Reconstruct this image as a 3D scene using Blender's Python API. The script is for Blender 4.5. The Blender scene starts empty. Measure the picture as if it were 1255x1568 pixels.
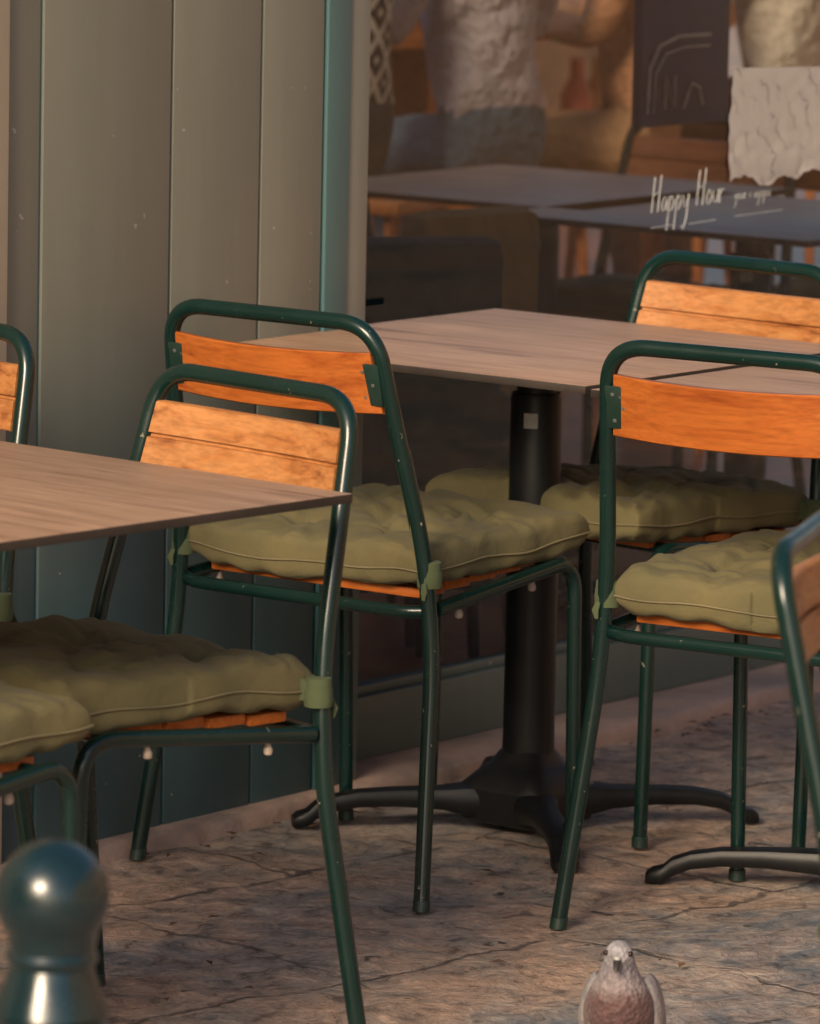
import bpy, bmesh, math, random
from mathutils import Vector, Matrix, noise
random.seed(7)
sc=bpy.context.scene
COL=sc.collection
# ---------------------------------------------------------------- materials
def nodemat(name):
    m=bpy.data.materials.new(name);m.use_nodes=True
    nt=m.node_tree;b=nt.nodes['Principled BSDF'];return m,nt,b
def N(nt,t,**k):
    n=nt.nodes.new(t)
    for a,v in k.items():
        if hasattr(n,a): setattr(n,a,v)
        else: n.inputs[a].default_value=v
    return n
def L(nt,a,b): nt.links.new(a,b)
def ramp(nt,fac,stops):
    r=nt.nodes.new('ShaderNodeValToRGB');e=r.color_ramp.elements
    while len(e)<len(stops): e.new(.5)
    for i,(p,c) in enumerate(stops):
        e[i].position=p;e[i].color=(*c,1) if len(c)==3 else c
    L(nt,fac,r.inputs['Fac']);return r.outputs['Color']
def mixc(nt,fac,a,b,mode='MIX'):
    m=nt.nodes.new('ShaderNodeMix');m.data_type='RGBA';m.blend_type=mode
    for s,v in ((m.inputs[0],fac),(m.inputs[6],a),(m.inputs[7],b)):
        if isinstance(v,(int,float)): s.default_value=v
        elif isinstance(v,tuple): s.default_value=(*v,1) if len(v)==3 else v
        else: L(nt,v,s)
    return m.outputs[2]
def coords(nt,scale=(1,1,1),rot=(0,0,0),kind='Object',loc=(0,0,0)):
    tc=nt.nodes.new('ShaderNodeTexCoord');mp=nt.nodes.new('ShaderNodeMapping')
    mp.inputs['Scale'].default_value=scale;mp.inputs['Rotation'].default_value=rot;mp.inputs['Location'].default_value=loc
    L(nt,tc.outputs[kind],mp.inputs['Vector']);return mp.outputs['Vector']
def noisen(nt,vec,scale,detail=5,rough=.6,dist=0):
    n=N(nt,'ShaderNodeTexNoise');n.inputs['Scale'].default_value=scale;n.inputs['Detail'].default_value=detail
    n.inputs['Roughness'].default_value=rough;n.inputs['Distortion'].default_value=dist
    L(nt,vec,n.inputs['Vector']);return n.outputs['Fac']
def mth(nt,op,a,b=None,c=None):
    n=nt.nodes.new('ShaderNodeMath');n.operation=op
    for i,v in enumerate((a,b,c)):
        if v is None: continue
        if isinstance(v,(int,float)): n.inputs[i].default_value=v
        else: L(nt,v,n.inputs[i])
    return n.outputs[0]
def bump(nt,b,h,strength,dist,prev=None):
    n=nt.nodes.new('ShaderNodeBump');n.inputs['Strength'].default_value=strength;n.inputs['Distance'].default_value=dist
    L(nt,h,n.inputs['Height'])
    if prev is not None: L(nt,prev,n.inputs['Normal'])
    L(nt,n.outputs['Normal'],b.inputs['Normal']);return n.outputs['Normal']
def simple(name,c1,c2=None,rough=.5,scale=8,metal=0,bscale=None,bstr=.2,bdist=.002,spec=None,coat=0):
    m,nt,b=nodemat(name)
    v=coords(nt)
    c2=c2 or tuple(x*.75 for x in c1)
    L(nt,ramp(nt,noisen(nt,v,scale,4),[(.35,c1),(.65,c2)]),b.inputs['Base Color'])
    b.inputs['Roughness'].default_value=rough;b.inputs['Metallic'].default_value=metal
    if spec is not None: b.inputs['Specular IOR Level'].default_value=spec
    b.inputs['Coat Weight'].default_value=coat
    if bscale: bump(nt,b,noisen(nt,v,bscale,3),bstr,bdist)
    return m
def paint_mat(name,c,chip=(.22,.20,.15),rough=.24,amount=.70,spec=.7):
    m,nt,b=nodemat(name);v=coords(nt)
    n1=noisen(nt,v,70,3,.6);n2=noisen(nt,v,7,2)
    base=ramp(nt,n2,[(.3,c),(.7,tuple(x*1.35 for x in c))])
    f=ramp(nt,n1,[(amount,(0,0,0)),(amount+.02,(1,1,1))])
    L(nt,mixc(nt,f,base,chip),b.inputs['Base Color'])
    L(nt,ramp(nt,noisen(nt,v,25,2),[(.3,(rough*.8,)*3),(.7,(rough*1.4,)*3)]),b.inputs['Roughness'])
    b.inputs['Specular IOR Level'].default_value=spec
    return m
M_green=paint_mat('green_tube_paint',(.0034,.017,.0145),rough=.21,amount=.70,spec=.55)
M_plate=paint_mat('green_plate_paint',(.006,.024,.018),rough=.4)
M_black=simple('black_cast_iron',(.005,.006,.007),(.009,.009,.010),rough=.42,scale=20,bscale=120,bstr=.2,bdist=.001,spec=.35)
M_nub=simple('plastic_nub',(.42,.34,.28),(.28,.21,.18),rough=.5)
M_rivet=simple('steel_rivet',(.5,.5,.48),(.35,.35,.33),rough=.35,metal=.8)
M_label=simple('label',(.45,.44,.42),(.35,.35,.34),rough=.5,scale=60)
def wood_mat(name,ca,cb,cc,rough=.45,stretch=(1.5,22,22),gscale=3,plank=0,fine=.45,swirl=.6):
    m,nt,b=nodemat(name)
    oi=nt.nodes.new('ShaderNodeObjectInfo')
    tc=nt.nodes.new('ShaderNodeTexCoord')
    ad=nt.nodes.new('ShaderNodeVectorMath');ad.operation='ADD'
    sc3=nt.nodes.new('ShaderNodeVectorMath');sc3.operation='SCALE';sc3.inputs[3].default_value=7
    cmb=nt.nodes.new('ShaderNodeCombineXYZ')
    for i in range(3): L(nt,oi.outputs['Random'],cmb.inputs[i])
    L(nt,cmb.outputs[0],sc3.inputs[0]);L(nt,tc.outputs['Object'],ad.inputs[0]);L(nt,sc3.outputs[0],ad.inputs[1])
    src=ad.outputs[0]
    if plank:
        sep=nt.nodes.new('ShaderNodeSeparateXYZ');L(nt,tc.outputs['Object'],sep.inputs[0])
        fl=mth(nt,'FLOOR',mth(nt,'DIVIDE',sep.outputs['Y'],plank))
        wn=nt.nodes.new('ShaderNodeTexWhiteNoise');wn.noise_dimensions='1D';L(nt,fl,wn.inputs['W'])
        s2=nt.nodes.new('ShaderNodeVectorMath');s2.operation='SCALE';s2.inputs[3].default_value=9;L(nt,wn.outputs['Color'],s2.inputs[0])
        a2=nt.nodes.new('ShaderNodeVectorMath');a2.operation='ADD';L(nt,src,a2.inputs[0]);L(nt,s2.outputs[0],a2.inputs[1]);src=a2.outputs[0]
    mp=nt.nodes.new('ShaderNodeMapping');mp.inputs['Scale'].default_value=stretch;L(nt,src,mp.inputs['Vector'])
    g=noisen(nt,mp.outputs[0],gscale,6,.62,swirl)
    mp2=nt.nodes.new('ShaderNodeMapping');mp2.inputs['Scale'].default_value=tuple(s*3 for s in stretch);L(nt,src,mp2.inputs['Vector'])
    g2=noisen(nt,mp2.outputs[0],gscale*1.5,3,.6)
    c=ramp(nt,g,[(.30,cc),(.42,cb),(.58,ca),(.72,cb)])
    c=mixc(nt,fine,c,ramp(nt,g2,[(.3,(.32,.27,.25)),(.60,(1,1,1))]),'MULTIPLY')
    if plank:
        c=mixc(nt,.6,c,ramp(nt,wn.outputs['Value'],[(0,(.74,.72,.70)),(1,(1.0,1.0,1.0))]),'MULTIPLY')
    big=noisen(nt,src,4,2)
    c=mixc(nt,.3,c,ramp(nt,big,[(.35,(.6,.56,.52)),(.65,(1,1,1))]),'MULTIPLY')
    L(nt,c,b.inputs['Base Color']);b.inputs['Roughness'].default_value=rough
    bump(nt,b,g2,.12,.001)
    return m
M_slat=wood_mat('teak_slat',(.52,.148,.026),(.44,.112,.019),(.31,.064,.012),rough=.42,stretch=(1.6,16,16),fine=.38)
M_slat2=wood_mat('teak_slat_pale',(.57,.255,.090),(.48,.185,.055),(.25,.082,.026),rough=.45,stretch=(2.4,11,11),swirl=1.3)
M_top=wood_mat('laminate_wood',(.60,.385,.255),(.51,.315,.205),(.27,.158,.10),rough=.42,stretch=(.8,14,14),plank=.1167,fine=.42,swirl=1.0)
M_edge=simple('laminate_edge',(.045,.034,.028),(.025,.019,.016),rough=.5)
def fabric(name,c1,c2):
    m,nt,b=nodemat(name);v=coords(nt)
    c=ramp(nt,noisen(nt,v,9,4,.6),[(.3,c1),(.7,c2)])
    L(nt,c,b.inputs['Base Color']);b.inputs['Roughness'].default_value=.95
    b.inputs['Sheen Weight'].default_value=.05;b.inputs['Specular IOR Level'].default_value=.12
    n=bump(nt,b,noisen(nt,v,20,4,.6,.5),.6,.006);bump(nt,b,noisen(nt,v,420,1),.15,.0006,n)
    return m
M_cush=fabric('olive_canvas',(.160,.133,.064),(.112,.103,.054))
M_seam=simple('seam_piping',(.20,.165,.09),(.13,.11,.06),rough=.9)
M_tie=fabric('tie_ribbon',(.10,.125,.065),(.075,.095,.05))
# ---------------------------------------------------------------- mesh helpers
def obj(name,verts,faces,mat,parent=None,smooth=True,mats=None,fm=None):
    me=bpy.data.meshes.new(name);me.from_pydata([tuple(v) for v in verts],[],faces);me.update()
    for m in (mats or [mat]): me.materials.append(m)
    if fm:
        for p,i in zip(me.polygons,fm): p.material_index=i
    if smooth:
        for p in me.polygons: p.use_smooth=True
    o=bpy.data.objects.new(name,me);COL.objects.link(o)
    if parent: o.parent=parent
    return o
def empty(name,loc=(0,0,0),rz=0):
    e=bpy.data.objects.new(name,None);COL.objects.link(e);e.location=loc;e.rotation_euler=(0,0,rz);e.empty_display_size=.1;return e
class Geo:
    def __init__(s): s.v=[];s.f=[]
    def add(s,v,f):
        o=len(s.v);s.v+=[Vector(x) for x in v];s.f+=[tuple(i+o for i in q) for q in f]
def rings(g,rs,cap=True,closed=False):
    n=len(rs[0]);v=[p for r in rs for p in r];f=[]
    m=len(rs)
    for i in range(m-1+(1 if closed else 0)):
        a=i*n;b=((i+1)%m)*n
        for j in range(n):
            k=(j+1)%n;f.append((a+j,a+k,b+k,b+j))
    if cap and not closed:
        f.append(tuple(range(n-1,-1,-1)));f.append(tuple((m-1)*n+j for j in range(n)))
    g.add(v,f)
def fillet(pts,trims,seg=8):
    out=[Vector(pts[0])]
    for i in range(1,len(pts)-1):
        p=Vector(pts[i]);t=trims[i-1]
        if t<=0: out.append(p);continue
        a=p+(Vector(pts[i-1])-p).normalized()*t;b=p+(Vector(pts[i+1])-p).normalized()*t
        for k in range(seg+1):
            s=k/seg;out.append(a*(1-s)**2+p*2*s*(1-s)+b*s*s)
    out.append(Vector(pts[-1]));return out
def tube(g,path,r,n=14,sx=1,up=None):
    path=[Vector(p) for p in path];rs=[]
    t0=(path[1]-path[0]).normalized()
    ref=Vector(up) if up else (Vector((0,0,1)) if abs(t0.z)<.9 else Vector((1,0,0)))
    x=t0.cross(ref).normalized()
    for i,p in enumerate(path):
        if i==0:t=t0
        elif i==len(path)-1:t=(path[i]-path[i-1]).normalized()
        else:t=((path[i+1]-p).normalized()+(p-path[i-1]).normalized()).normalized()
        x=(x-t*x.dot(t)).normalized();y=t.cross(x)
        rr=r[i] if isinstance(r,(list,tuple)) else r
        rs.append([p+x*math.cos(a)*rr*sx+y*math.sin(a)*rr for a in [2*math.pi*k/n for k in range(n)]])
    rings(g,rs)
def box(g,c,s,rot=None,bev=.0):
    x,y,z=[q/2 for q in s]
    if bev<=0:
        v=[Vector((i*x,j*y,k*z)) for i in(-1,1) for j in(-1,1) for k in(-1,1)]
        f=[(0,1,3,2),(4,6,7,5),(0,4,5,1),(2,3,7,6),(0,2,6,4),(1,5,7,3)]
    else:
        bm=bmesh.new();bmesh.ops.create_cube(bm,size=1)
        for q in bm.verts: q.co=Vector((q.co.x*s[0],q.co.y*s[1],q.co.z*s[2]))
        bmesh.ops.bevel(bm,geom=list(bm.edges),offset=bev,segments=2,affect='EDGES',profile=.6)
        bm.verts.index_update();v=[q.co.copy() for q in bm.verts];f=[tuple(w.index for w in q.verts) for q in bm.faces];bm.free()
    if rot is not None: v=[rot@q for q in v]
    g.add([q+Vector(c) for q in v],f)
def gobj(name,g,mat,parent=None,smooth=True):
    o=obj(name,g.v,g.f,mat,parent,smooth)
    if smooth:
        try:
            o.data.set_sharp_from_angle(angle=math.radians(38))
        except Exception: pass
    return o
def lathe(g,prof,n=32,c=(0,0,0)):
    rs=[[Vector((c[0]+r*math.cos(2*math.pi*k/n),c[1]+r*math.sin(2*math.pi*k/n),c[2]+z)) for k in range(n)] for r,z in prof]
    rings(g,rs)
# ---------------------------------------------------------------- chair
zt,wt,yt=.8347,.3715,-.0958
wr,zs,wf,yf=.4573,.4344,.5236,-.0608
wsf,D,zsf,wff,yff=.4234,.3664,.4532,.4237,.3774
R=.0116
def post_at(z):
    t=(z-zs)/(zt-zs);return (wr/2+(wt-wr)/2*t, yt*t)
def cushion_mesh(seed):
    rnd=random.Random(seed)
    n=84;hx,hy=.218,.210
    tuf=[(-.40+rnd.uniform(-.05,.05),-.40),(.40,-.40+rnd.uniform(-.05,.05)),(-.40,.40),(.40+rnd.uniform(-.04,.04),.40),(0,0)]
    ph=[rnd.uniform(0,6.28) for _ in range(30)]
    def outline(s,t):
        e=max(abs(s),abs(t))**10
        k=1-.01*abs(s)**6*abs(t)**6
        def ed(q,a,b): return .004*math.sin(4*q+a)+.003*math.sin(11*q+b)-.012*(1-q*q)
        wob=ed(t,ph[0],ph[1])*e;wob2=ed(s,ph[2],ph[3])*e
        return (s*hx*k+wob*(1 if s>0 else -1)*.7, t*hy*k+wob2*(1 if t>0 else -1)*.7)
    creases=[(rnd.uniform(-.8,.8),rnd.uniform(-.8,.8),rnd.uniform(0,3.14),rnd.uniform(.3,.7),rnd.uniform(.022,.045)) for _ in range(24)]
    def hgt(s,t,top):
        edge=(max(0,1-abs(s)**16)*max(0,1-abs(t)**16))**.28
        h=.5*.070*edge*(1-.25*abs(s)**4*abs(t)**4)+ .006*(1-s*s)*(1-t*t)
        for i,(a,b) in enumerate(tuf):
            dx,dy=s-a,t-b;r=math.hypot(dx,dy);an=math.atan2(dy,dx)
            h-=.024*math.exp(-(r/.10)**2)*edge*(1 if top else .3)
            h-=.010*math.exp(-(r/.28)**2)*edge
            h+=.0045*math.sin(an*5+ph[4+i]+2*math.sin(an+ph[20+i]))*math.exp(-((r-.24)/.15)**2)*edge
        if top:
            for (a,b,an,ln,w) in creases:
                dx,dy=s-a,t-b;q=dx*math.cos(an)+dy*math.sin(an);p=-dx*math.sin(an)+dy*math.cos(an)+.12*q*q
                h-=.004*math.exp(-(p/w)**2-(q/ln)**2)*edge;h+=.003*math.exp(-((p-w*1.8)/w)**2-(q/ln)**2)*edge
        e=max(abs(s),abs(t))
        q=t if abs(s)>abs(t) else s
        h+=.0028*math.sin(q*17+ph[10]+4*math.sin(q*2.3+ph[11]))*math.exp(-((e-.88)/.12)**2)
        h+=.006*noise.noise(Vector((s*1.8+seed,t*1.8,0)))*edge+.002*noise.noise(Vector((s*6+seed,t*6,3)))*edge
        return h if top else -min(h*.95,.032)
    v=[];f=[]
    S=[math.sin((i/n*2-1)*math.pi/2)*.8+(i/n*2-1)*.2 for i in range(n+1)]
    for top in (1,0):
        for i in range(n+1):
            for j in range(n+1):
                s,t=S[i],S[j];x,y=outline(s,t);h=hgt(s,t,top)
                ee=max(abs(s),abs(t))
                if ee>=.9999: h=.0025*math.sin(7*(s+t)+ph[12])-.004
                if ee>.93:
                    k=.003*math.sin(23*(s if abs(t)>abs(s) else t)+ph[15]+(6 if top else 0))*(1-ee)/.07
                    x+=k*(1 if s>0 else -1)*(abs(s)>abs(t));y+=k*(1 if t>0 else -1)*(abs(t)>=abs(s))
                sag=.005*math.sin(3*s+ph[13])*math.sin(2.5*t+ph[14])
                v.append((x,y,h+sag+.033))
    W=(n+1)
    for i in range(n):
        for j in range(n):
            a=i*W+j;f.append((a,a+W,a+W+1,a+1));a+=W*W;f.append((a,a+1,a+W+1,a+W))
    me=bpy.data.meshes.new('cushion_%d'%seed);me.from_pydata(v,[],f)
    bm=bmesh.new();bm.from_mesh(me);bmesh.ops.remove_doubles(bm,verts=bm.verts,dist=.00008);bm.to_mesh(me);bm.free()
    for p in me.polygons:p.use_smooth=True
    me.materials.append(M_cush)
    path=[]
    idx=[(i,0) for i in range(n)]+[(n,j) for j in range(n)]+[(i,n) for i in range(n,0,-1)]+[(0,j) for j in range(n,0,-1)]
    last=None
    for i,j in idx:
        p=Vector(v[i*W+j])
        if last is None or (p-last).length>.0025: path.append(p);last=p
    g=Geo();m=len(path);rs=[]
    for i,p in enumerate(path):
        t=(path[(i+1)%m]-path[i-1]).normalized();x=Vector((t.y,-t.x,0)).normalized();y=t.cross(x)
        rs.append([p+x*.0012+(x*math.cos(a)+y*math.sin(a))*.0016 for a in [k*math.pi/3 for k in range(6)]])
    rings(g,rs,closed=True)
    pm=bpy.data.meshes.new('piping_%d'%seed);pm.from_pydata([tuple(q) for q in g.v],[],g.f);pm.materials.append(M_seam)
    for p in pm.polygons:p.use_smooth=True
    return me,pm
CUSH=[cushion_mesh(s) for s in (1,2,3)]
def build_chair_meshes():
    g=Geo()
    loop=fillet([(-wf/2,yf,.004),(-wr/2,0,zs),(-wt/2,yt,zt),(wt/2,yt,zt),(wr/2,0,zs),(wf/2,yf,.004)],[.14,.062,.062,.14],12)
    tube(g,loop,R,18)
    for s in(-1,1):
        p=fillet([(s*wr/2,.004,zs-.012),(s*wsf/2,D,zsf),(s*wff/2,yff,.004)],[.055],10);tube(g,p,R*.93,14)
    rp=fillet([(-wr/2,.0,zs-.014),(-wr/2+.035,-.02,zs-.016),(wr/2-.035,-.02,zs-.016),(wr/2,0,zs-.014)],[.02,.02],5);tube(g,rp,R*.85,12)
    tube(g,[(-wsf/2,D-.05,zsf-.006),(wsf/2,D-.05,zsf-.006)],R*.75,10)
    frame=g
    ft=Geo()
    for s in(-1,1):
        for (w,y,dx,dy) in((wf,yf,(wf-wr)/2/zs,yf/zs),(wff,yff,0,0)):
            rs=[]
            for z,r in((0,R*.95),(.001,R*1.08),(.016,R*1.08),(.017,R)):
                rs.append([Vector((s*(w/2-dx*z)+r*math.cos(k*math.pi/8),y-dy*z+r*math.sin(k*math.pi/8),z)) for k in range(16)])
            rings(ft,rs)
    nb=Geo()
    for s in(-1,1):
        for y in(.07,.26):
            z=zs-.012+(zsf-zs+.012)*y/D
            x=s*(wr/2+(wsf-wr)/2*y/D)*.975
            lathe(nb,[(.002,-.027),(.0055,-.025),(.0062,-.019),(.004,-.014),(.003,-.008)],10,(x,y,z))
    pl=Geo();rv=Geo()
    for s in(-1,1):
        zc=.748;w,y=post_at(zc)
        ang=math.atan2(-yt,zt-zs)
        rot=Matrix.Rotation(ang,3,'X')
        c=Vector((s*(w-.024),y-.0105,zc))
        box(pl,c,(.040,.003,.062),rot,.0012)
        for dx,dz in((-.008,.019),(-.008,-.019),(.008,0)):
            q=c+rot@Vector((dx*1.0,-.002,dz));box(rv,q,(.005,.0025,.005),rot,.0011)
    zb0,zb1=.706,.794;t=.015
    prof=[(0,.02),(0,.98),(.002,1.0),(t-.002,1.0),(t,.98),(t,.54),(t-.006,.53),(t-.006,.475),(t,.465),(t,.02),(t-.002,0),(.002,0)]
    rs=[]
    K=24
    for i in range(K+1):
        a=i/K*2-1;ring=[]
        for (d,q) in prof:
            z=zb0+(zb1-zb0)*q-.004*(1-a*a);w,y=post_at(z);hw=w-.013
            ring.append(Vector((a*hw,y-.008-.026*(1-a*a)+d,z)))
        rs.append(ring)
    bd=Geo();rings(bd,rs)
    st=Geo()
    for i in range(5):
        y=.010+i*.066+.034
        box(st,(0,y,zs+.004+.019*y/D),(.385-.03*y/D,.061,.014),None,.003)
    ti=Geo()
    for s in(-1,1):
        w,y=post_at(.468)
        for k,(zz,rr,hh) in enumerate(((.479,.0165,.015),(.468,.0178,.013))):
            pr=[(rr*.8,-hh),(rr,-hh*.9),(rr*1.06,0),(rr,hh*.9),(rr*.8,hh)]
            lathe(ti,pr,14,(s*w,y,zz))
        a=Vector((s*w,y-.012,.474));b=Vector((s*(w-.055),.02,.484))
        for q0,q1 in ((a,b),(a+Vector((0,.026,0)),b+Vector((0,.01,0)))):
            vs=[];K2=6
            for i in range(K2+1):
                p=q0.lerp(q1,i/K2)+Vector((0,-.004*math.sin(i/K2*3.14),.002*math.sin(i*1.7)))
                vs+=[p+Vector((0,0,.014)),p+Vector((0,.0012,.014)),p+Vector((0,.0012,-.014)),p+Vector((0,0,-.014))]
            fs=[]
            for i in range(K2):
                for j in range(4):
                    fs.append((i*4+j,i*4+(j+1)%4,i*4+4+(j+1)%4,i*4+4+j))
            ti.add(vs,fs)
        tube(ti,[a+Vector((s*.004,-.007,-.01)),a+Vector((s*.007,-.010,-.022)),a+Vector((s*.005,-.009,-.034))],[.004,.006,.003],6,.35)
    return dict(frame=(frame,M_green),feet=(ft,M_plate),seat_screws=(nb,M_nub),bracket_plates=(pl,M_plate),rivets=(rv,M_rivet),backrest_slat=(bd,M_slat),seat_slats=(st,M_slat),cushion_ties=(ti,M_tie))
PARTS=build_chair_meshes();CACHE={}
def chair(x,y,a,cv=0,slat=None,cush=True):
    e=empty('bistro_chair',(x,y,0),a-math.pi/2)
    for k,(g,m) in PARTS.items():
        if k=='cushion_ties' and not cush: continue
        key=k+('p' if (k=='backrest_slat' and slat) else '')
        if key in CACHE:
            o=bpy.data.objects.new(k,CACHE[key]);COL.objects.link(o);o.parent=e
        else:
            o=gobj(k,g,slat if (k=='backrest_slat' and slat) else m,e);CACHE[key]=o.data
    if cush:
        me,pm=CUSH[cv%3]
        for n_,mm in(('seat_cushion',me),('cushion_piping',pm)):
            o=bpy.data.objects.new(n_,mm);COL.objects.link(o);o.parent=e;o.location=(0,.190,zs+.018);o.rotation_euler=(math.radians(2.5),0,0)
            if cv%3==1: o.rotation_euler=(0,-math.radians(2.5),math.radians(90))
            if cv%3==2: o.rotation_euler=(-math.radians(2.5),0,math.radians(180))
    return e
chair(-.2694,7.0867,3.8957,0,M_slat2)
chair(-.1456,8.0201,.9255,2)
chair(.4744,7.6380,1.0232,0)
chair(.4481,8.7134,3.9851,1,M_slat2)
chair(.9945,8.3310,3.9936,0,M_slat2)
chair(-.7891,6.3854,.9005,1)
chair(-.7219,7.6753,3.95,2,M_slat2)
chair(.5215,5.9456,-.25,0,M_slat2)
# ---------------------------------------------------------------- tables
def table(x,y,a,bx=0,by=0,frot=0,fr=.345,z0=0):
    e=empty('cafe_table',(x,y,z0),a-math.pi/2)
    g=Geo();box(g,(0,0,.734),(.70,.70,.012),None,.002)
    o=gobj('table_top',g,M_top,e);o.data.materials.append(M_edge)
    for p in o.data.polygons:
        if p.normal.z<.3: p.material_index=1
    b=Geo()
    box(b,(bx*.2,by*.2,.722),(.20,.16,.011),None,.002)
    box(b,(bx*.2,by*.2,.706),(.075,.060,.022),None,.004)
    lathe(b,[(.030,.665),(.031,.70)],20,(bx*.3,by*.3,0))
    rs=[]
    for z,r in((.10,.0405),(.15,.0395),(.40,.0392),(.66,.0392),(.668,.037),(.669,.02)):
        rs.append([Vector((bx*(1-z/.7)+r*math.cos(k*math.pi/16),by*(1-z/.7)+r*math.sin(k*math.pi/16),z)) for k in range(32)])
    rings(b,rs)
    rs=[]
    for z,r,p in((.010,.086,7),(.014,.092,7),(.060,.096,7),(.066,.094,7),(.094,.062,6),(.098,.056,5),(.116,.046,3),(.122,.042,2)):
        ring=[]
        for k in range(48):
            t=k*math.pi/24;c,s=math.cos(t),math.sin(t);q=(abs(c)**p+abs(s)**p)**(-1/p)*r*.86
            ring.append(Vector((bx+c*q,by+s*q,z)))
        rs.append(ring)
    rings(b,rs)
    for k in range(4):
        t=math.pi/4+k*math.pi/2+frot;d=Vector((math.cos(t),math.sin(t),0));n=Vector((-d.y,d.x,0))
        rs=[]
        for r,zc,hw,hh in((.05,.040,.036,.026),(.10,.042,.033,.024),(.13,.044,.026,.018),(.20,.046,.022,.0145),(.26,.044,.020,.0135),(.30,.037,.019,.013),(.325,.026,.019,.014),(.338,.0145,.021,.013),(.352,.012,.021,.0115),(.360,.009,.016,.008)):
            r=r*fr/.345;c=Vector((bx,by,0))+d*r+Vector((0,0,zc))
            ring=[]
            for j in range(16):
                q=2*math.pi*j/16;cc,ss=math.cos(q),math.sin(q);w=(abs(cc)**4+abs(ss)**4)**(-1/4)
                ring.append(c+n*cc*w*hw+Vector((0,0,1))*ss*w*hh)
            rs.append(ring)
        rings(b,rs)
    gobj('pedestal_base',b,M_black,e)
    a0=-a-.35
    vs=[];fs=[]
    for i in range(7):
        t=a0-.15+i*.09
        for z in (.617,.640): vs.append((bx*.1+.0402*math.cos(t),by*.1+.0402*math.sin(t),z))
    for i in range(6): fs.append((i*2,i*2+2,i*2+3,i*2+1))
    obj('label',vs,fs,M_label,e)
    return e
W0=Vector((-.070,8.617,0));WA=.93
U=Vector((math.cos(WA),math.sin(WA),0));NN=Vector((math.sin(WA),-math.cos(WA),0))
table(.1755+.012,8.4519-.010,.9032,0,0,.029)
table(-.5639,6.8042,.8446)
table(.7295+.014,8.0149-.014,.908,0,0,-.26,.375,-.003)
# ---------------------------------------------------------------- facade
def facade_empty(name): 
    e=empty(name,W0,WA);return e   # local x=u, local y = -n
def fb(g,u0,u1,n0,n1,z0,z1,bev=0):
    box(g,((u0+u1)/2,-(n0+n1)/2,(z0+z1)/2),(abs(u1-u0),abs(n1-n0),z1-z0),None,bev)
def shaded_wall_paint(name,top,low,rough=.42):
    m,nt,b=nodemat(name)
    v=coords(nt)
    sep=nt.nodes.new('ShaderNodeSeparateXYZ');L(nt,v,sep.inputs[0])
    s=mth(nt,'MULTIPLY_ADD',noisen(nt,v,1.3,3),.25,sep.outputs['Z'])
    c=ramp(nt,s,[(.45,low),(.95,top)])  # height blend paints warm reflection above and bluish shade below into the colour
    c=mixc(nt,.25,c,ramp(nt,noisen(nt,v,5,5),[(.3,(.72,.74,.76)),(.7,(1,1,1))]),'MULTIPLY')
    st=noisen(nt,coords(nt,(9,9,.7)),3,4)
    c=mixc(nt,.18,c,ramp(nt,st,[(.35,(.65,.66,.66)),(.6,(1,1,1))]),'MULTIPLY')
    sp=ramp(nt,noisen(nt,v,55,2,.5),[(.755,(0,0,0)),(.775,(1,1,1))])
    c=mixc(nt,sp,c,(.35,.36,.34))
    L(nt,c,b.inputs['Base Color']);b.inputs['Roughness'].default_value=rough
    bump(nt,b,noisen(nt,coords(nt,(3,3,1)),30,3),.06,.002)
    return m
M_wall=shaded_wall_paint('sage_panel_paint',(.215,.220,.182),(.055,.106,.120))
M_teal=shaded_wall_paint('teal_trim_paint',(.080,.160,.168),(.035,.098,.113),.35)
M_case=shaded_wall_paint('grey_casing_paint',(.235,.24,.212),(.11,.15,.145),.4)
M_beige=simple('beige_render',(.50,.43,.32),(.42,.36,.27),rough=.7,scale=4)
cafe=facade_empty('cafe_building')
pn=-.024;US=-.047
g=Geo()
edges=[-.702+US,-.409+US,-.197+US,-.042+US]
for a,b in zip(edges[:-1],edges[1:]): fb(g,a+.0032,b-.0032,pn-.03,pn,.0,2.7,.0015)
fb(g,-.784+US,-.7045+US,pn-.03,pn-.003,.0,2.7,.0015)
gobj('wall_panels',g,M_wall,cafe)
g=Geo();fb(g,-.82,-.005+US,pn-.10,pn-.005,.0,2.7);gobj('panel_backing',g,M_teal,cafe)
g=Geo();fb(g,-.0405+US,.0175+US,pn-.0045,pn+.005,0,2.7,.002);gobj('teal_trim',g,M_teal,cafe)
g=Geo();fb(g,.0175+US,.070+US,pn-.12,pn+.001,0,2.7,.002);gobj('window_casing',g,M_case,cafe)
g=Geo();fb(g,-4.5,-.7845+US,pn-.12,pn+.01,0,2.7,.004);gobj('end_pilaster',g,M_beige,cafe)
SZ=.024;WL=.0705+US
g=Geo();fb(g,WL,4.6,-.165,-.115,SZ,.125,.004);fb(g,WL,4.6,-.165,-.125,2.45,2.7,.004);fb(g,4.5,4.6,-.165,-.12,.126,2.449,.003)
fb(g,WL,4.5,-.160,-.128,.1255,.140,.003)
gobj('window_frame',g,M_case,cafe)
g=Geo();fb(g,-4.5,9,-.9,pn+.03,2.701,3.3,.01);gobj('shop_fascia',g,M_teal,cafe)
gm=bpy.data.materials.new('window_glass');gm.use_nodes=True;nt=gm.node_tree;nt.nodes.clear()
out=nt.nodes.new('ShaderNodeOutputMaterial');tr=nt.nodes.new('ShaderNodeBsdfTransparent');gl=nt.nodes.new('ShaderNodeBsdfGlossy');fr=nt.nodes.new('ShaderNodeFresnel');mx=nt.nodes.new('ShaderNodeMixShader')
tr.inputs[0].default_value=(.86,.87,.83,1);gl.inputs['Roughness'].default_value=.02;fr.inputs['IOR'].default_value=1.55
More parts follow.
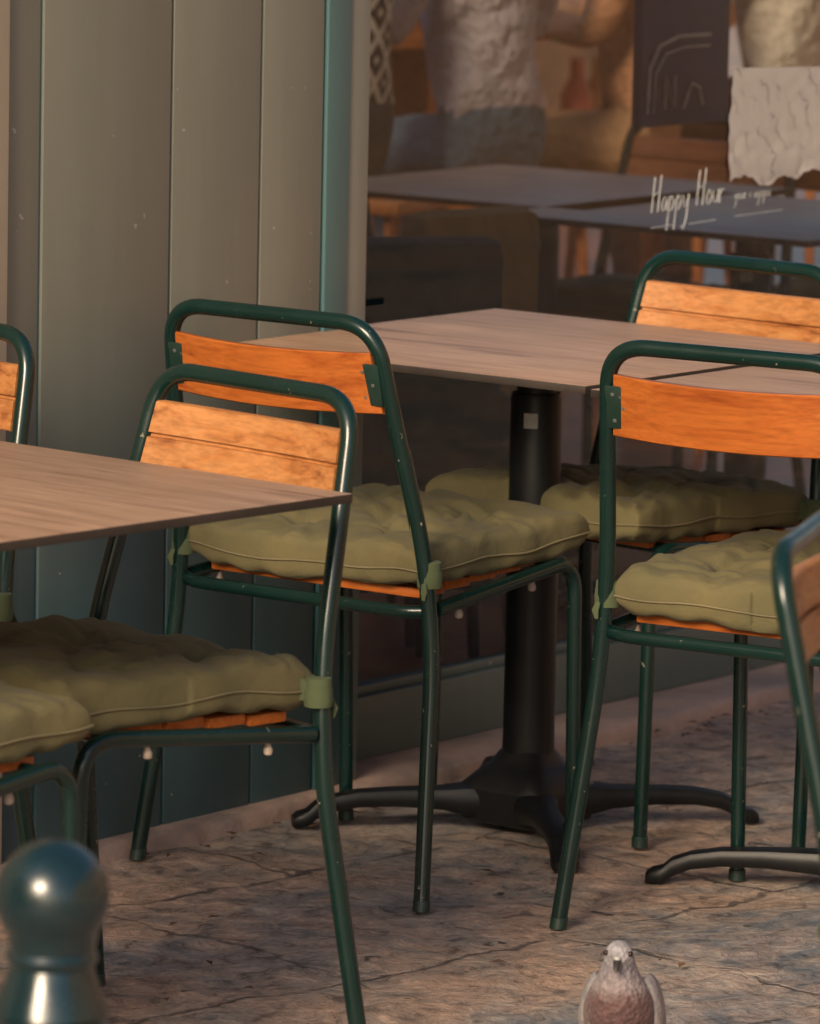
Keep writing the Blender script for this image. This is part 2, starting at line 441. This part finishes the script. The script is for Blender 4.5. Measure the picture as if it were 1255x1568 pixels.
L(nt,fr.outputs[0],mx.inputs[0]);L(nt,tr.outputs[0],mx.inputs[1]);L(nt,gl.outputs[0],mx.inputs[2]);L(nt,mx.outputs[0],out.inputs[0])
obj('window_glass',[(WL,.14,.125),(4.5,.14,.125),(4.5,.14,2.46),(WL,.14,2.46)],[(0,1,2,3)],gm,cafe,False)
# ---------------------------------------------------------------- ground + threshold
def ground_mat():
    m,nt,b=nodemat('worn_stone_paving')
    tc=nt.nodes.new('ShaderNodeTexCoord');o=tc.outputs['Object']
    nz=nt.nodes.new('ShaderNodeTexNoise');nz.inputs['Scale'].default_value=2.6;nz.inputs['Detail'].default_value=6;nz.inputs['Roughness'].default_value=.65;L(nt,o,nz.inputs['Vector'])
    vm=nt.nodes.new('ShaderNodeVectorMath');vm.operation='MULTIPLY_ADD';L(nt,nz.outputs['Color'],vm.inputs[0]);vm.inputs[1].default_value=(.17,.17,0);L(nt,o,vm.inputs[2])
    mp=nt.nodes.new('ShaderNodeMapping');mp.inputs['Rotation'].default_value=(0,0,-.80);L(nt,vm.outputs[0],mp.inputs['Vector'])
    br=nt.nodes.new('ShaderNodeTexBrick');br.inputs['Scale'].default_value=1;br.inputs['Brick Width'].default_value=.83;br.inputs['Row Height'].default_value=.52
    br.inputs['Mortar Size'].default_value=.008;br.inputs['Mortar Smooth'].default_value=.9;br.inputs['Color1'].default_value=(0,0,0,1);br.inputs['Color2'].default_value=(1,1,1,1);br.inputs['Mortar'].default_value=(.5,.5,.5,1)
    L(nt,mp.outputs[0],br.inputs['Vector'])
    n1=noisen(nt,o,1.7,7,.65,.8);n2=noisen(nt,o,5,8,.70,1.8);n3=noisen(nt,o,20,6,.76,.8);n4=noisen(nt,o,110,3,.6)
    tone=ramp(nt,n2,[(.35,(.15,.16,.185)),(.43,(.34,.31,.29)),(.50,(.60,.46,.36)),(.57,(.68,.46,.33)),(.65,(.44,.33,.27)),(.73,(.22,.205,.21))])
    big=ramp(nt,n1,[(.39,(.21,.25,.30)),(.47,(.46,.41,.37)),(.58,(.65,.44,.325))])
    c=mixc(nt,.55,tone,big)
    c=mixc(nt,.4,c,mixc(nt,br.outputs['Color'],(.62,.67,.74),(1.0,.96,.92)),'MULTIPLY')
    c=mixc(nt,.85,c,ramp(nt,n3,[(.37,(.27,.27,.29)),(.45,(.78,.78,.78)),(.55,(1,1,1)),(.64,(1.42,1.38,1.32))]),'MULTIPLY')
    c=mixc(nt,.4,c,ramp(nt,n4,[(.3,(.45,.45,.45)),(.7,(1.2,1.2,1.2))]),'MULTIPLY')
    sp=ramp(nt,noisen(nt,o,12,4,.6),[(.665,(0,0,0)),(.695,(1,1,1))])
    c=mixc(nt,sp,c,(.07,.062,.058))
    mk=mth(nt,'MULTIPLY',br.outputs['Fac'],ramp(nt,noisen(nt,o,6,4),[(.40,(.15,.15,.15)),(.56,(.9,.9,.9))]))
    c=mixc(nt,mk,c,(.12,.105,.095))
    L(nt,c,b.inputs['Base Color'])
    L(nt,ramp(nt,n2,[(.3,(.42,)*3),(.7,(.75,)*3)]),b.inputs['Roughness'])
    p=bump(nt,b,n1,.5,.03);p=bump(nt,b,n2,1.0,.018,p);p=bump(nt,b,n3,1.0,.009,p)
    bump(nt,b,mth(nt,'MULTIPLY',mk,-1),.8,.008,p)
    return m
M_ground=ground_mat()
def grid_ground():
    xs=[-150,-40,-10,-4]+[-2+i*.06 for i in range(75)]+[4,10,40,150]
    ys=[-60,-10,0,3,4.5]+[5+i*.03 for i in range(160)]+[11,14,25,60,200]
    v=[];f=[]
    for x in xs:
        for y in ys:
            z=0
            if -2<x<2.4 and 5<y<9.7: z=.004*noise.noise(Vector((x*3,y*3,0)))+.0055*noise.fractal(Vector((x*9,y*9,4)),1.0,2.0,3)-.0035
            v.append((x,y,min(z,.001)))
    n=len(ys)
    for i in range(len(xs)-1):
        for j in range(n-1): a=i*n+j;f.append((a,a+n,a+n+1,a+1))
    return v,f
v,f=grid_ground();obj('pavement',v,f,M_ground)
M_sill=simple('threshold_stone',(.46,.32,.26),(.27,.215,.19),rough=.6,scale=7,bscale=40,bstr=.7,bdist=.006)
th=facade_empty('threshold_step')
vs=[];fs=[];K=260
for i in range(K+1):
    u=-1.2+i*6.0/K
    e=.014*noise.noise(Vector((u*4,0,0)))+.008*noise.noise(Vector((u*22,5,0)))
    c=.004*noise.noise(Vector((u*14,9,0)))
    for (n_,z) in((-.30,SZ),(-.02,SZ),(.002+e,SZ-.002+c),(.011+e,SZ-.008+c),(.014+e*1.3,-.014)): vs.append((u,-n_,z))
for i in range(K):
    for j in range(4): fs.append((i*5+j,i*5+j+1,i*5+j+6,i*5+j+5))
obj('slab',vs,fs,M_sill,th)
# ---------------------------------------------------------------- interior
M_floor=simple('interior_floor',(.24,.085,.04),(.035,.028,.024),rough=.35,scale=3)
M_dark=simple('interior_wall',(.08,.055,.04),(.34,.17,.08),rough=.7,scale=1.2)
room=facade_empty('dining_room')
g=Geo();fb(g,-.78,10,-6.5,-.17,.010,.022);gobj('floor',g,M_floor,room)
g=Geo();fb(g,-.8,10,-6.7,-6.51,0,2.7);fb(g,-.9,-.801,-6.5,-.17,0,2.7);gobj('back_wall',g,M_dark,room)
def wp(u,n,z=0): 
    p=W0+U*u+NN*n;return (p.x,p.y,z)
FZ=.022
M_cwood=wood_mat('counter_wood',(.72,.26,.075),(.60,.19,.05),(.32,.10,.028),rough=.4,stretch=(1,6,6))
def in_chair(u,n,a,cv=0,cush=True):
    e=chair(0,0,WA+a,cv,None,cush);x,y,_=wp(u,n);e.location=(x,y,FZ);return e
def in_table(u,n,a=0):
    e=table(0,0,WA+a);x,y,_=wp(u,n);e.location=(x,y,FZ)
in_table(2.02,-1.12);in_table(1.85,-.515,.0);in_table(3.4,-.9)
in_chair(1.62,-1.45,.3,1);in_chair(2.58,-1.15,3.2,2);in_chair(2.42,-.50,3.1,0);in_chair(2.80,-.85,.1,1)
ct=facade_empty('bar_counter')
g=Geo();fb(g,2.3,4.5,-2.62,-2.32,.915,.99,.006)
for u in(2.36,3.4,4.44): fb(g,u-.03,u+.03,-2.56,-2.40,.024,.914)
gobj('counter',g,M_cwood,ct)
g=Geo();fb(g,3.6,9.5,-3.9,-3.5,.80,.84,.004);fb(g,3.6,9.5,-3.9,-3.5,.45,.49,.004);fb(g,3.5,3.599,-3.9,-3.5,.024,1.5);gobj('back_shelf',g,M_cwood,ct)
rr=random.Random(3)
cols=[(.7,.65,.58),(.10,.14,.28),(.50,.12,.07),(.6,.36,.14)]
for ci,cc in enumerate(cols):
    g=Geo()
    for i in range(20):
        u=3.7+rr.random()*3.6
        lathe(g,[(.035,.0),(.045,.02),(.045,.12),(.02,.17),(.02,.22)],12,(u,3.7,.842 if i%2 else .492))
    gobj('bottles',g,simple('bottle_%d'%ci,cc,None,rough=.3),ct)
def armchair(u,n,a,c,sx=.68):
    x,y,_=wp(u,n);e=empty('upholstered_armchair',(x,y,FZ),WA+a)
    e.scale=(sx,.8,.92)
    m=fabric('armchair_fabric',c,tuple(q*.7 for q in c))
    g=Geo();box(g,(0,0,.30),(.5,.5,.22),None,.04);box(g,(0,.22,.55),(.5,.10,.60),None,.045);box(g,(-.26,0,.42),(.07,.46,.28),None,.03);box(g,(.26,0,.42),(.07,.46,.28),None,.03)
    gobj('upholstery',g,m,e);g=Geo()
    for i in(-1,1):
        for j in(-1,1): tube(g,[(i*.2,j*.2,.2),(i*.21,j*.21,0)],[.02,.012],10)
    gobj('legs',g,M_black,e)
armchair(.78,-.58,2.5,(.012,.036,.044));armchair(1.22,-.84,2.9,(.20,.13,.06),.55)
def person(u,n,a,shirt,trouser,skin=(.42,.24,.16),hair=(.03,.02,.015),pattern=False,lift=.22):
    x,y,_=wp(u,n);e=empty('seated_person',(x,y,FZ+lift),WA+a)
    J={'pel':(0,0,.52,.145,.12),'wai':(0,.01,.68,.125,.10),'che':(0,.02,.88,.150,.11),'nek':(0,.01,1.04,.055,.055),'hd':(0,.03,1.10,.05,.05)}
    for s,t in((-1,'l'),(1,'r')):
        J.update({'sh'+t:(s*.17,.0,.97,.060,.06),'el'+t:(s*.23,.07,.76,.045,.045),'wr'+t:(s*.13,.28,.805,.028,.03),'hp'+t:(s*.09,.02,.50,.09,.09),'kn'+t:(s*.12,.42,.50,.062,.062),'an'+t:(s*.12,.36,.08,.038,.038),'to'+t:(s*.12,.50,.035,.035,.03)})
    K=list(J);E=[('pel','wai'),('wai','che'),('che','nek'),('nek','hd')]
    for t in 'lr': E+=[('che','sh'+t),('sh'+t,'el'+t),('el'+t,'wr'+t),('pel','hp'+t),('hp'+t,'kn'+t),('kn'+t,'an'+t),('an'+t,'to'+t)]
    me=bpy.data.meshes.new('sk');me.from_pydata([J[k][:3] for k in K],[(K.index(p),K.index(q)) for p,q in E],[])
    o=bpy.data.objects.new('sk',me);COL.objects.link(o);md=o.modifiers.new('s','SKIN');sv=me.skin_vertices[0].data
    for i,k in enumerate(K): sv[i].radius=J[k][3:5]
    sv[0].use_root=True
    ss=o.modifiers.new('u','SUBSURF');ss.levels=2;ss.render_levels=2
    dg=bpy.context.evaluated_depsgraph_get();dg.update();nm=bpy.data.meshes.new_from_object(o.evaluated_get(dg));bpy.data.objects.remove(o)
    ms=[simple('shirt',shirt,None,.85,6,bscale=9,bstr=1.0,bdist=.06) if not pattern else patt(),simple('trousers',trouser,None,.9,10,bscale=9,bstr=.9,bdist=.05),simple('skin',skin,None,.5),M_black]
    nm.materials.clear()
    for q in ms:nm.materials.append(q)
    for p in nm.polygons:
        p.use_smooth=True;c=p.center
        if c.z<.09: p.material_index=3
        elif c.z<.60: p.material_index=1
        elif c.z>1.03: p.material_index=2
        elif c.y>.20 and c.z>.65: p.material_index=2
        else: p.material_index=0
    b=bpy.data.objects.new('body',nm);COL.objects.link(b);b.parent=e
    g=Geo()
    for s in(-1,1):
        w=Vector((s*.13,.28,.805));palm=[w,w+Vector((-s*.012,.04,0)),w+Vector((-s*.02,.085,-.004))];tube(g,palm,[.026,.036,.034],10,1.1)
        for k in range(4):
            o0=palm[2]+Vector((-.027+.018*k,-.004,0));ln=[.058,.066,.062,.048][k if s<0 else 3-k]
            tube(g,[o0,o0+Vector((0,ln*.45,.002)),o0+Vector((0,ln*.8,-.006)),o0+Vector((0,ln,-.014))],[.0095,.009,.008,.006],8)
        o0=w+Vector((-s*.03,.02,0));tube(g,[o0,o0+Vector((-s*.03,.025,-.004)),o0+Vector((-s*.034,.052,-.01))],[.012,.010,.007],8)
    gobj('hands',g,ms[2],e)
    g=Geo();hr=Geo();rs=[];rh=[]
    for i in range(17):
        ph=math.pi*i/16;z=math.cos(ph);r=math.sin(ph);ring=[];rg=[]
        for k in range(24):
            t=2*math.pi*k/24;px=r*math.cos(t)*.076;py=r*math.sin(t)*.095;zz=z*.118
            if py>0: py*=.92;px*=(1-.25*max(0,-z)*.9)
            if math.sin(t)>.93 and -.35<z<.1: py+=.018*(1-abs(z+.15)/.25) if abs(z+.15)<.25 else 0
            ring.append(Vector((px,py+.04,1.22+zz)))
            cut=1.10 if (math.sin(t)<.35 or z>.55) else .90
            rg.append(Vector((px*cut,(py-.006)*cut+.036,1.225+zz*1.06)))
        rs.append(ring);rh.append(rg)
    rings(g,rs);rings(hr,rh[:12]);gobj('head',g,ms[2],e);gobj('hair',hr,simple('hair',hair,None,.6,40),e)
    fm_=simple('feature',tuple(q*.5 for q in skin))
    for s in(-1,1):
        eg=Geo();lathe(eg,[(.001,-.012),(.008,-.008),(.010,0),(.008,.008),(.001,.012)],8,(s*.078,.03,1.215));lathe(eg,[(.001,-.006),(.006,0),(.001,.006)],8,(s*.028,.122,1.235));gobj('features',eg,fm_,e)
    g=Geo();tube(g,[(-.02,.128,1.165),(0,.132,1.163),(.02,.128,1.165)],.004,6);gobj('mouth',g,fm_,e)
    g=Geo();box(g,(0,-.02,.405),(.36,.36,.03),None,.008)
    for i in(-1,1):
        for j in(-1,1): tube(g,[(i*.14,j*.14-.02,.39),(i*.17,j*.17-.02,-lift)],.012,8)
    tube(g,[(-.17,.14,.07),(.17,.14,.07)],.011,8)
    tube(g,[(-.15,.36,.02),(.15,.36,.02)],.011,8);tube(g,[(-.155,.14,.05),(-.15,.36,.02)],.011,8);tube(g,[(.155,.14,.05),(.15,.36,.02)],.011,8)
    gobj('stool',g,M_cwood,e)
    return e
def patt():
    m,nt,b=nodemat('diamond_knit');v=coords(nt,(1,1,1),(0,0,0))
    sep=nt.nodes.new('ShaderNodeSeparateXYZ');L(nt,v,sep.inputs[0])
    pp=lambda sock,s: mth(nt,'PINGPONG',sock,s)
    x=pp(mth(nt,'ADD',sep.outputs['X'],sep.outputs['Y']),.05);z=pp(sep.outputs['Z'],.05)
    q=pp(mth(nt,'ADD',x,z),.025)
    L(nt,ramp(nt,mth(nt,'MULTIPLY',q,20),[(.20,(.80,.76,.64)),(.25,(.03,.035,.04))]),b.inputs['Base Color'])
    b.inputs['Roughness'].default_value=.9
    return m
person(2.52,-1.98,.25,(.6,.58,.5),(.06,.08,.10),pattern=True)
person(3.04,-2.00,-.15,(.62,.54,.58),(.16,.24,.33),lift=.19)
person(3.66,-2.00,.35,(.60,.29,.15),(.50,.28,.14),lift=.17)
person(4.25,-2.00,0,(.70,.62,.52),(.20,.10,.06))
# hanging menu board
mb=facade_empty('menu_board')
M_navy=simple('navy_board',(.020,.045,.150),(.014,.030,.10),rough=.5)
M_chalk=simple('chalk',(.66,.66,.63),(.45,.45,.43),rough=.9,scale=60)
g=Geo();fb(g,1.38,1.66,-.47,-.45,.95,1.30,.003);gobj('board',g,M_navy,mb)
g=Geo()
for a in(1.42,1.62): tube(g,[(a,.46,1.299),(a,.46,2.72)],.003,8)
gobj('hanging_rods',g,M_black,mb)
g=Geo()
y=.446
def st(g,pts,r): tube(g,[(p[0]+.15,y,p[1]+.025) for p in pts],r,6)
st(g,[(1.245,.95),(1.25,1.03),(1.28,1.07),(1.34,1.085),(1.44,1.085)],.0035)
st(g,[(1.265,.95),(1.27,1.02),(1.30,1.055),(1.36,1.065),(1.44,1.065)],.002)
st(g,[(1.30,.955),(1.30,1.015),(1.33,.957),(1.33,1.015)],.003);st(g,[(1.36,.955),(1.385,1.0),(1.41,.99),(1.42,.96)],.003)
gobj('lettering',g,M_chalk,mb)
LT={'H':([[(0,0),(.06,1)],[(.36,0),(.42,1.05)],[(.02,.5),(.4,.56)]],.52),
'a':([[(.34,.36),(.2,.42),(.05,.25),(.1,.02),(.25,.04),(.34,.38),(.36,.05),(.44,.02)]],.44),
'p':([[(.06,.42),(0,-.55)],[(.04,.28),(.2,.44),(.33,.25),(.2,.0),(.04,.06)]],.42),
'y':([[(0,.4),(.08,.08),(.24,.08),(.34,.42)],[(.34,.42),(.26,-.3),(.12,-.58),(.0,-.45)]],.44),
'o':([[(.2,.42),(.05,.25),(.1,.02),(.25,.0),(.35,.22),(.2,.42)]],.42),
'u':([[(0,.4),(.04,.08),(.18,.02),(.3,.15),(.33,.4)],[(.33,.4),(.36,.02)]],.42),
'r':([[(.0,.42),(.04,0)],[(.03,.25),(.16,.42),(.28,.38)]],.32),
'e':([[(.03,.2),(.3,.26),(.22,.42),(.06,.3),(.08,.05),(.3,.04)]],.36),' ':([],.3)}
g=Geo()
def write(txt,u,z,h,r,w_=1):
    for ch in txt:
        st_,w=LT[ch]
        for s in st_:
            pts=[Vector((u+(p[0]*w_+.10*p[1])*h,.1375,z+p[1]*h)) for p in s]
            if len(pts)>2: pts=fillet(pts,[.35*min((pts[i]-pts[i-1]).length,(pts[i+1]-pts[i]).length) for i in range(1,len(pts)-1)],4)
            tube(g,pts,r,6)
        u+=w*h*w_
    return u
uu=write('Happy',.965,.848,.060,.0009,.86);uu=write('Hour',uu+.020,.852,.060,.0009,.86)
tube(g,[(.965,.1375,.822),(1.02,.1375,.824),(1.04,.1375,.821)],.0008,6);tube(g,[(1.08,.1375,.822),(1.16,.1375,.824)],.0008,6);tube(g,[(1.22,.1375,.826),(1.37,.1375,.828)],.0006,6)
write('your e ayopa',uu+.03,.855,.024,.0004)
ltr=facade_empty('window_lettering');gobj('strokes',g,M_chalk,ltr)
def paper_mat():
    m,nt,b=nodemat('paper');v=coords(nt,(1,1,1),(0,.6,0))
    w=nt.nodes.new('ShaderNodeTexWave');w.inputs['Scale'].default_value=7;w.inputs['Distortion'].default_value=5;w.inputs['Detail'].default_value=3;w.inputs['Detail Scale'].default_value=3;L(nt,v,w.inputs['Vector'])
    l=ramp(nt,w.outputs['Fac'],[(.0,(.22,.21,.21)),(.014,(.54,.50,.46)),(1,(.58,.54,.50))])
    msk=ramp(nt,noisen(nt,v,14,3),[(.46,(0,0,0)),(.52,(1,1,1))])
    l=mixc(nt,msk,(.57,.53,.49),l)
    L(nt,mixc(nt,.5,l,ramp(nt,noisen(nt,v,6,5),[(.3,(.84,.82,.80)),(.7,(1,1,1))]),'MULTIPLY'),b.inputs['Base Color']);b.inputs['Roughness'].default_value=.8
    return m
pe=facade_empty('paper_notice')
vs=[];fs=[];K=60
for i in range(K+1):
    for j in range(K+1):
        a,b=i/K,j/K
        z0=.885+.022*noise.noise(Vector((a*4,0,0)))+.007*noise.noise(Vector((a*15,0,0)))
        u=1.203+a*.30-.015*(1-b)*(1-a)*math.sin(b*3)+.006*noise.noise(Vector((b*8,3,1)))*(1-a)
        z=z0+(1.083-.01*a-z0)*b
        w_=max(0,1-b*1.8)
        d=(.005*abs(noise.noise(Vector((a*3+b*2,b*3,2))))+.002*abs(noise.noise(Vector((a*8,b*8,7)))))*w_+.0008*abs(noise.noise(Vector((a*5,b*5,9))))+.0012
        vs.append((u,.139-d,z))
for i in range(K):
    for j in range(K):a=i*(K+1)+j;fs.append((a,a+K+1,a+K+2,a+1))
obj('sheet',vs,fs,paper_mat(),pe)
# ---------------------------------------------------------------- bollard
M_boll=paint_mat('bollard_paint',(.004,.018,.022),rough=.22,amount=.78,spec=.9)
bo=empty('bollard',(-.323,5.09,0))
g=Geo();prof=[(.085,0),(.085,.03),(.07,.045),(.055,.07),(.050,.10),(.046,.40),(.045,.45),(.052,.455),(.060,.462),(.061,.476),(.057,.486),(.050,.492),(.050,.497),(.055,.501),(.053,.508),(.044,.528),(.039,.545),(.042,.549),(.043,.555),(.040,.560)]
zc=.61;rb=.0535
for i in range(1,22):
    t=math.pi*(.26+.74*i/21);prof.append((max(.0005,rb*math.sin(t)),zc-rb*math.cos(t)))
lathe(g,prof,56);gobj('post',g,M_boll,bo)
# ---------------------------------------------------------------- pigeon
def pigeon(x,y,rz):
    e=empty('pigeon',(x,y,0),rz)
    m,nt,b=nodemat('pigeon_feathers');v=coords(nt)
    sep=nt.nodes.new('ShaderNodeSeparateXYZ');L(nt,v,sep.inputs[0])
    s=mth(nt,'MULTIPLY_ADD',noisen(nt,v,45,5,.7),.05,sep.outputs['Z'])
    c=ramp(nt,s,[(.090,(.30,.27,.275)),(.112,(.11,.056,.056)),(.150,(.13,.068,.066)),(.168,(.28,.23,.23)),(.190,(.20,.18,.20)),(.212,(.36,.34,.365))])
    c=mixc(nt,.6,c,ramp(nt,noisen(nt,v,110,3),[(.38,(.5,.5,.5)),(.58,(1,1,1))]),'MULTIPLY')
    L(nt,c,b.inputs['Base Color']);b.inputs['Roughness'].default_value=.7;b.inputs['Sheen Weight'].default_value=.15
    vo=nt.nodes.new('ShaderNodeTexVoronoi');vo.inputs['Scale'].default_value=150;L(nt,v,vo.inputs['Vector']);bump(nt,b,vo.outputs['Distance'],.8,.004)
    sec=[(.175,.058,.012,.003),(.13,.066,.024,.010),(.09,.076,.037,.026),(.045,.087,.046,.042),(.0,.094,.049,.053),(-.026,.103,.048,.054),(-.040,.124,.041,.044),(-.044,.142,.032,.033),(-.045,.156,.0245,.0255),(-.047,.169,.0195,.0205),(-.052,.181,.0185,.0190),(-.054,.190,.0150,.0150),(-.055,.198,.006,.006)]
    rs=[]
    for i,(py,pz,rx,rr) in enumerate(sec):
        a=sec[max(0,i-1)];c2=sec[min(len(sec)-1,i+1)];t=Vector((0,c2[0]-a[0],c2[1]-a[1])).normalized();up=Vector((1,0,0)).cross(t)
        rs.append([Vector((math.cos(q)*rx,py,pz))+up*math.sin(q)*rr for q in [2*math.pi*k/28 for k in range(28)]])
    g=Geo();rings(g,rs);o=gobj('body',g,m,e);sb=o.modifiers.new('s','SUBSURF');sb.levels=1;sb.render_levels=2
    mw=simple('wing_feathers',(.40,.36,.35),(.22,.205,.21),rough=.8,scale=30,bscale=70,bstr=.8,bdist=.005)
    for s_ in(-1,1):
        rs=[]
        for (py,pz,w,h,xo) in((-.038,.118,.006,.016,.034),(-.028,.112,.012,.034,.0375),(-.005,.104,.0145,.044,.040),(.035,.098,.013,.042,.039),(.075,.088,.011,.032,.034),(.115,.076,.008,.018,.024),(.16,.065,.004,.008,.014)):
            rs.append([Vector((s_*(xo+math.cos(q)*w*(1 if math.cos(q)>0 else .6)-.007*math.sin(q)),py,pz+math.sin(q)*h)) for q in [2*math.pi*k/20 for k in range(20)]])
        g=Geo();rings(g,rs);o=gobj('wing',g,mw,e);sb=o.modifiers.new('s','SUBSURF');sb.levels=1;sb.render_levels=2
    mb_=simple('beak',(.04,.036,.036),None,rough=.4);g=Geo()
    tube(g,[(0,-.066,.176),(0,-.078,.1725),(0,-.086,.168),(0,-.088,.165)],[.0055,.0044,.0028,.0008],10);gobj('beak',g,mb_,e)
    g=Geo();lathe(g,[(.0005,-.0035),(.0036,-.002),(.0044,0),(.003,.0025)],10,(0,-.0715,.179));gobj('cere',g,simple('cere',(.5,.48,.46)),e)
    g=Geo()
    for s_ in(-1,1): 
        bm=bmesh.new();bmesh.ops.create_uvsphere(bm,u_segments=12,v_segments=8,radius=.0036);bm.verts.index_update()
        g.add([q.co+Vector((s_*.0150,-.0610,.1835)) for q in bm.verts],[tuple(w.index for w in q.verts) for q in bm.faces]);bm.free()
    gobj('eyes',g,simple('eye',(.02,.008,.006),None,rough=.1),e)
    g=Geo()
    for s_ in(-1,1):
        tube(g,[(s_*.018,.0,.055),(s_*.019,.004,.022),(s_*.019,-.002,.004)],[.006,.0035,.003],8)
        for d in(-.35,0,.35): tube(g,[(s_*.019,-.002,.004),(s_*.019+.028*math.sin(d),-.002-.028*math.cos(d),.003)],[.003,.0015],6)
        tube(g,[(s_*.019,-.002,.004),(s_*.019,.016,.003)],[.003,.0015],6)
    gobj('legs',g,simple('pigeon_leg',(.45,.13,.10),None),e)
pigeon(.276,6.83,-.14)
# ---------------------------------------------------------------- litter
g=Geo();rr=random.Random(11)
for i in range(90):
    x=rr.uniform(-.6,1.0);y=rr.uniform(6.9,9.0)
    if i>46:
        q=W0+U*rr.uniform(-.6,1.1)+NN*rr.uniform(.03,.09);x,y=q.x,q.y
    p=Vector((x,y,0))-W0
    if p.dot(NN)<.03: continue
    s=rr.uniform(.004,.014);a=rr.random()*6
    d=Vector((math.cos(a),math.sin(a),0));n=Vector((-d.y,d.x,0));c=Vector((x,y,.004))
    g.add([c-d*s,c-n*s*.4+Vector((0,0,.003)),c+d*s+Vector((0,0,.002)),c+n*s*.4+Vector((0,0,.004))],[(0,1,2),(0,2,3)])
gobj('fallen_leaves',g,simple('dry_leaf',(.20,.11,.05),(.06,.035,.025),rough=.8,scale=3),None,False)
# ---------------------------------------------------------------- unseen buildings added on both sides for warm reflections
M_st=simple('added_building_ochre',(.62,.40,.24),(.50,.32,.20),rough=.85,scale=.7)
M_added_win=simple('added_building_dark_window',(.02,.025,.03),None,rough=.1)
def reflection_building(x,y,sgn,flo):
    ob=empty('added_reflection_building',(x,y,0));g=Geo();gw=Geo()
    ys=[-12+i*3 for i in range(9)]
    for k in range(flo):
        z0=k*3.1
        box(g,(.15*sgn,0,z0+.45),(.3,25.7,.9));box(g,(.15*sgn,0,z0+2.75),(.3,25.7,.7))
        for yy in ys: box(g,(.15*sgn,yy,z0+1.65),(.3,1.7,1.499))
        box(gw,(.24*sgn,0,z0+1.65),(.04,25,1.5))
    gobj('added_building_walls',g,M_st,ob,False);gobj('added_building_windows',gw,M_added_win,ob,False)
reflection_building(9,9,1,2);reflection_building(-8,-4,-1,2)
# ---------------------------------------------------------------- light
w=bpy.data.worlds.new('World');sc.world=w;w.use_nodes=True;nt=w.node_tree
bg=nt.nodes['Background'];sky=nt.nodes.new('ShaderNodeTexSky');sky.sky_type='NISHITA';sky.sun_disc=False
sd=Vector((-.42,-.90,.0)).normalized();el=math.radians(28)
sky.sun_elevation=el;sky.sun_rotation=math.atan2(sd.x,sd.y);sky.air_density=1.0;sky.dust_density=3.0
L(nt,sky.outputs[0],bg.inputs[0]);bg.inputs[1].default_value=.135
sl=bpy.data.lights.new('sun','SUN');sl.energy=4.0;sl.angle=math.radians(20);sl.color=(1,.79,.56)
so=bpy.data.objects.new('sun',sl);COL.objects.link(so)
dv=-(sd*math.cos(el)+Vector((0,0,math.sin(el))));so.rotation_euler=dv.to_track_quat('-Z','Y').to_euler()
# ---------------------------------------------------------------- camera
cd=bpy.data.cameras.new('camera');co=bpy.data.objects.new('camera',cd);COL.objects.link(co);sc.camera=co
t_,r_=.1469,.0210
X=Vector((1,0,0));Dn=Vector((0,-math.sin(t_),-math.cos(t_)));F=Vector((0,math.cos(t_),-math.sin(t_)))
rt=X*math.cos(r_)-Dn*math.sin(r_);dn=X*math.sin(r_)+Dn*math.cos(r_)
m=Matrix((rt,-dn,-F)).transposed().to_4x4();m.translation=Vector((0,0,1.7296));co.matrix_world=m
cd.sensor_fit='HORIZONTAL';cd.sensor_width=36;cd.lens=36*8605.87/1255;cd.clip_end=600
cd.dof.use_dof=True;cd.dof.focus_distance=7.7;cd.dof.aperture_fstop=10
sc.view_settings.view_transform='Standard';sc.view_settings.look='None';sc.view_settings.exposure=0
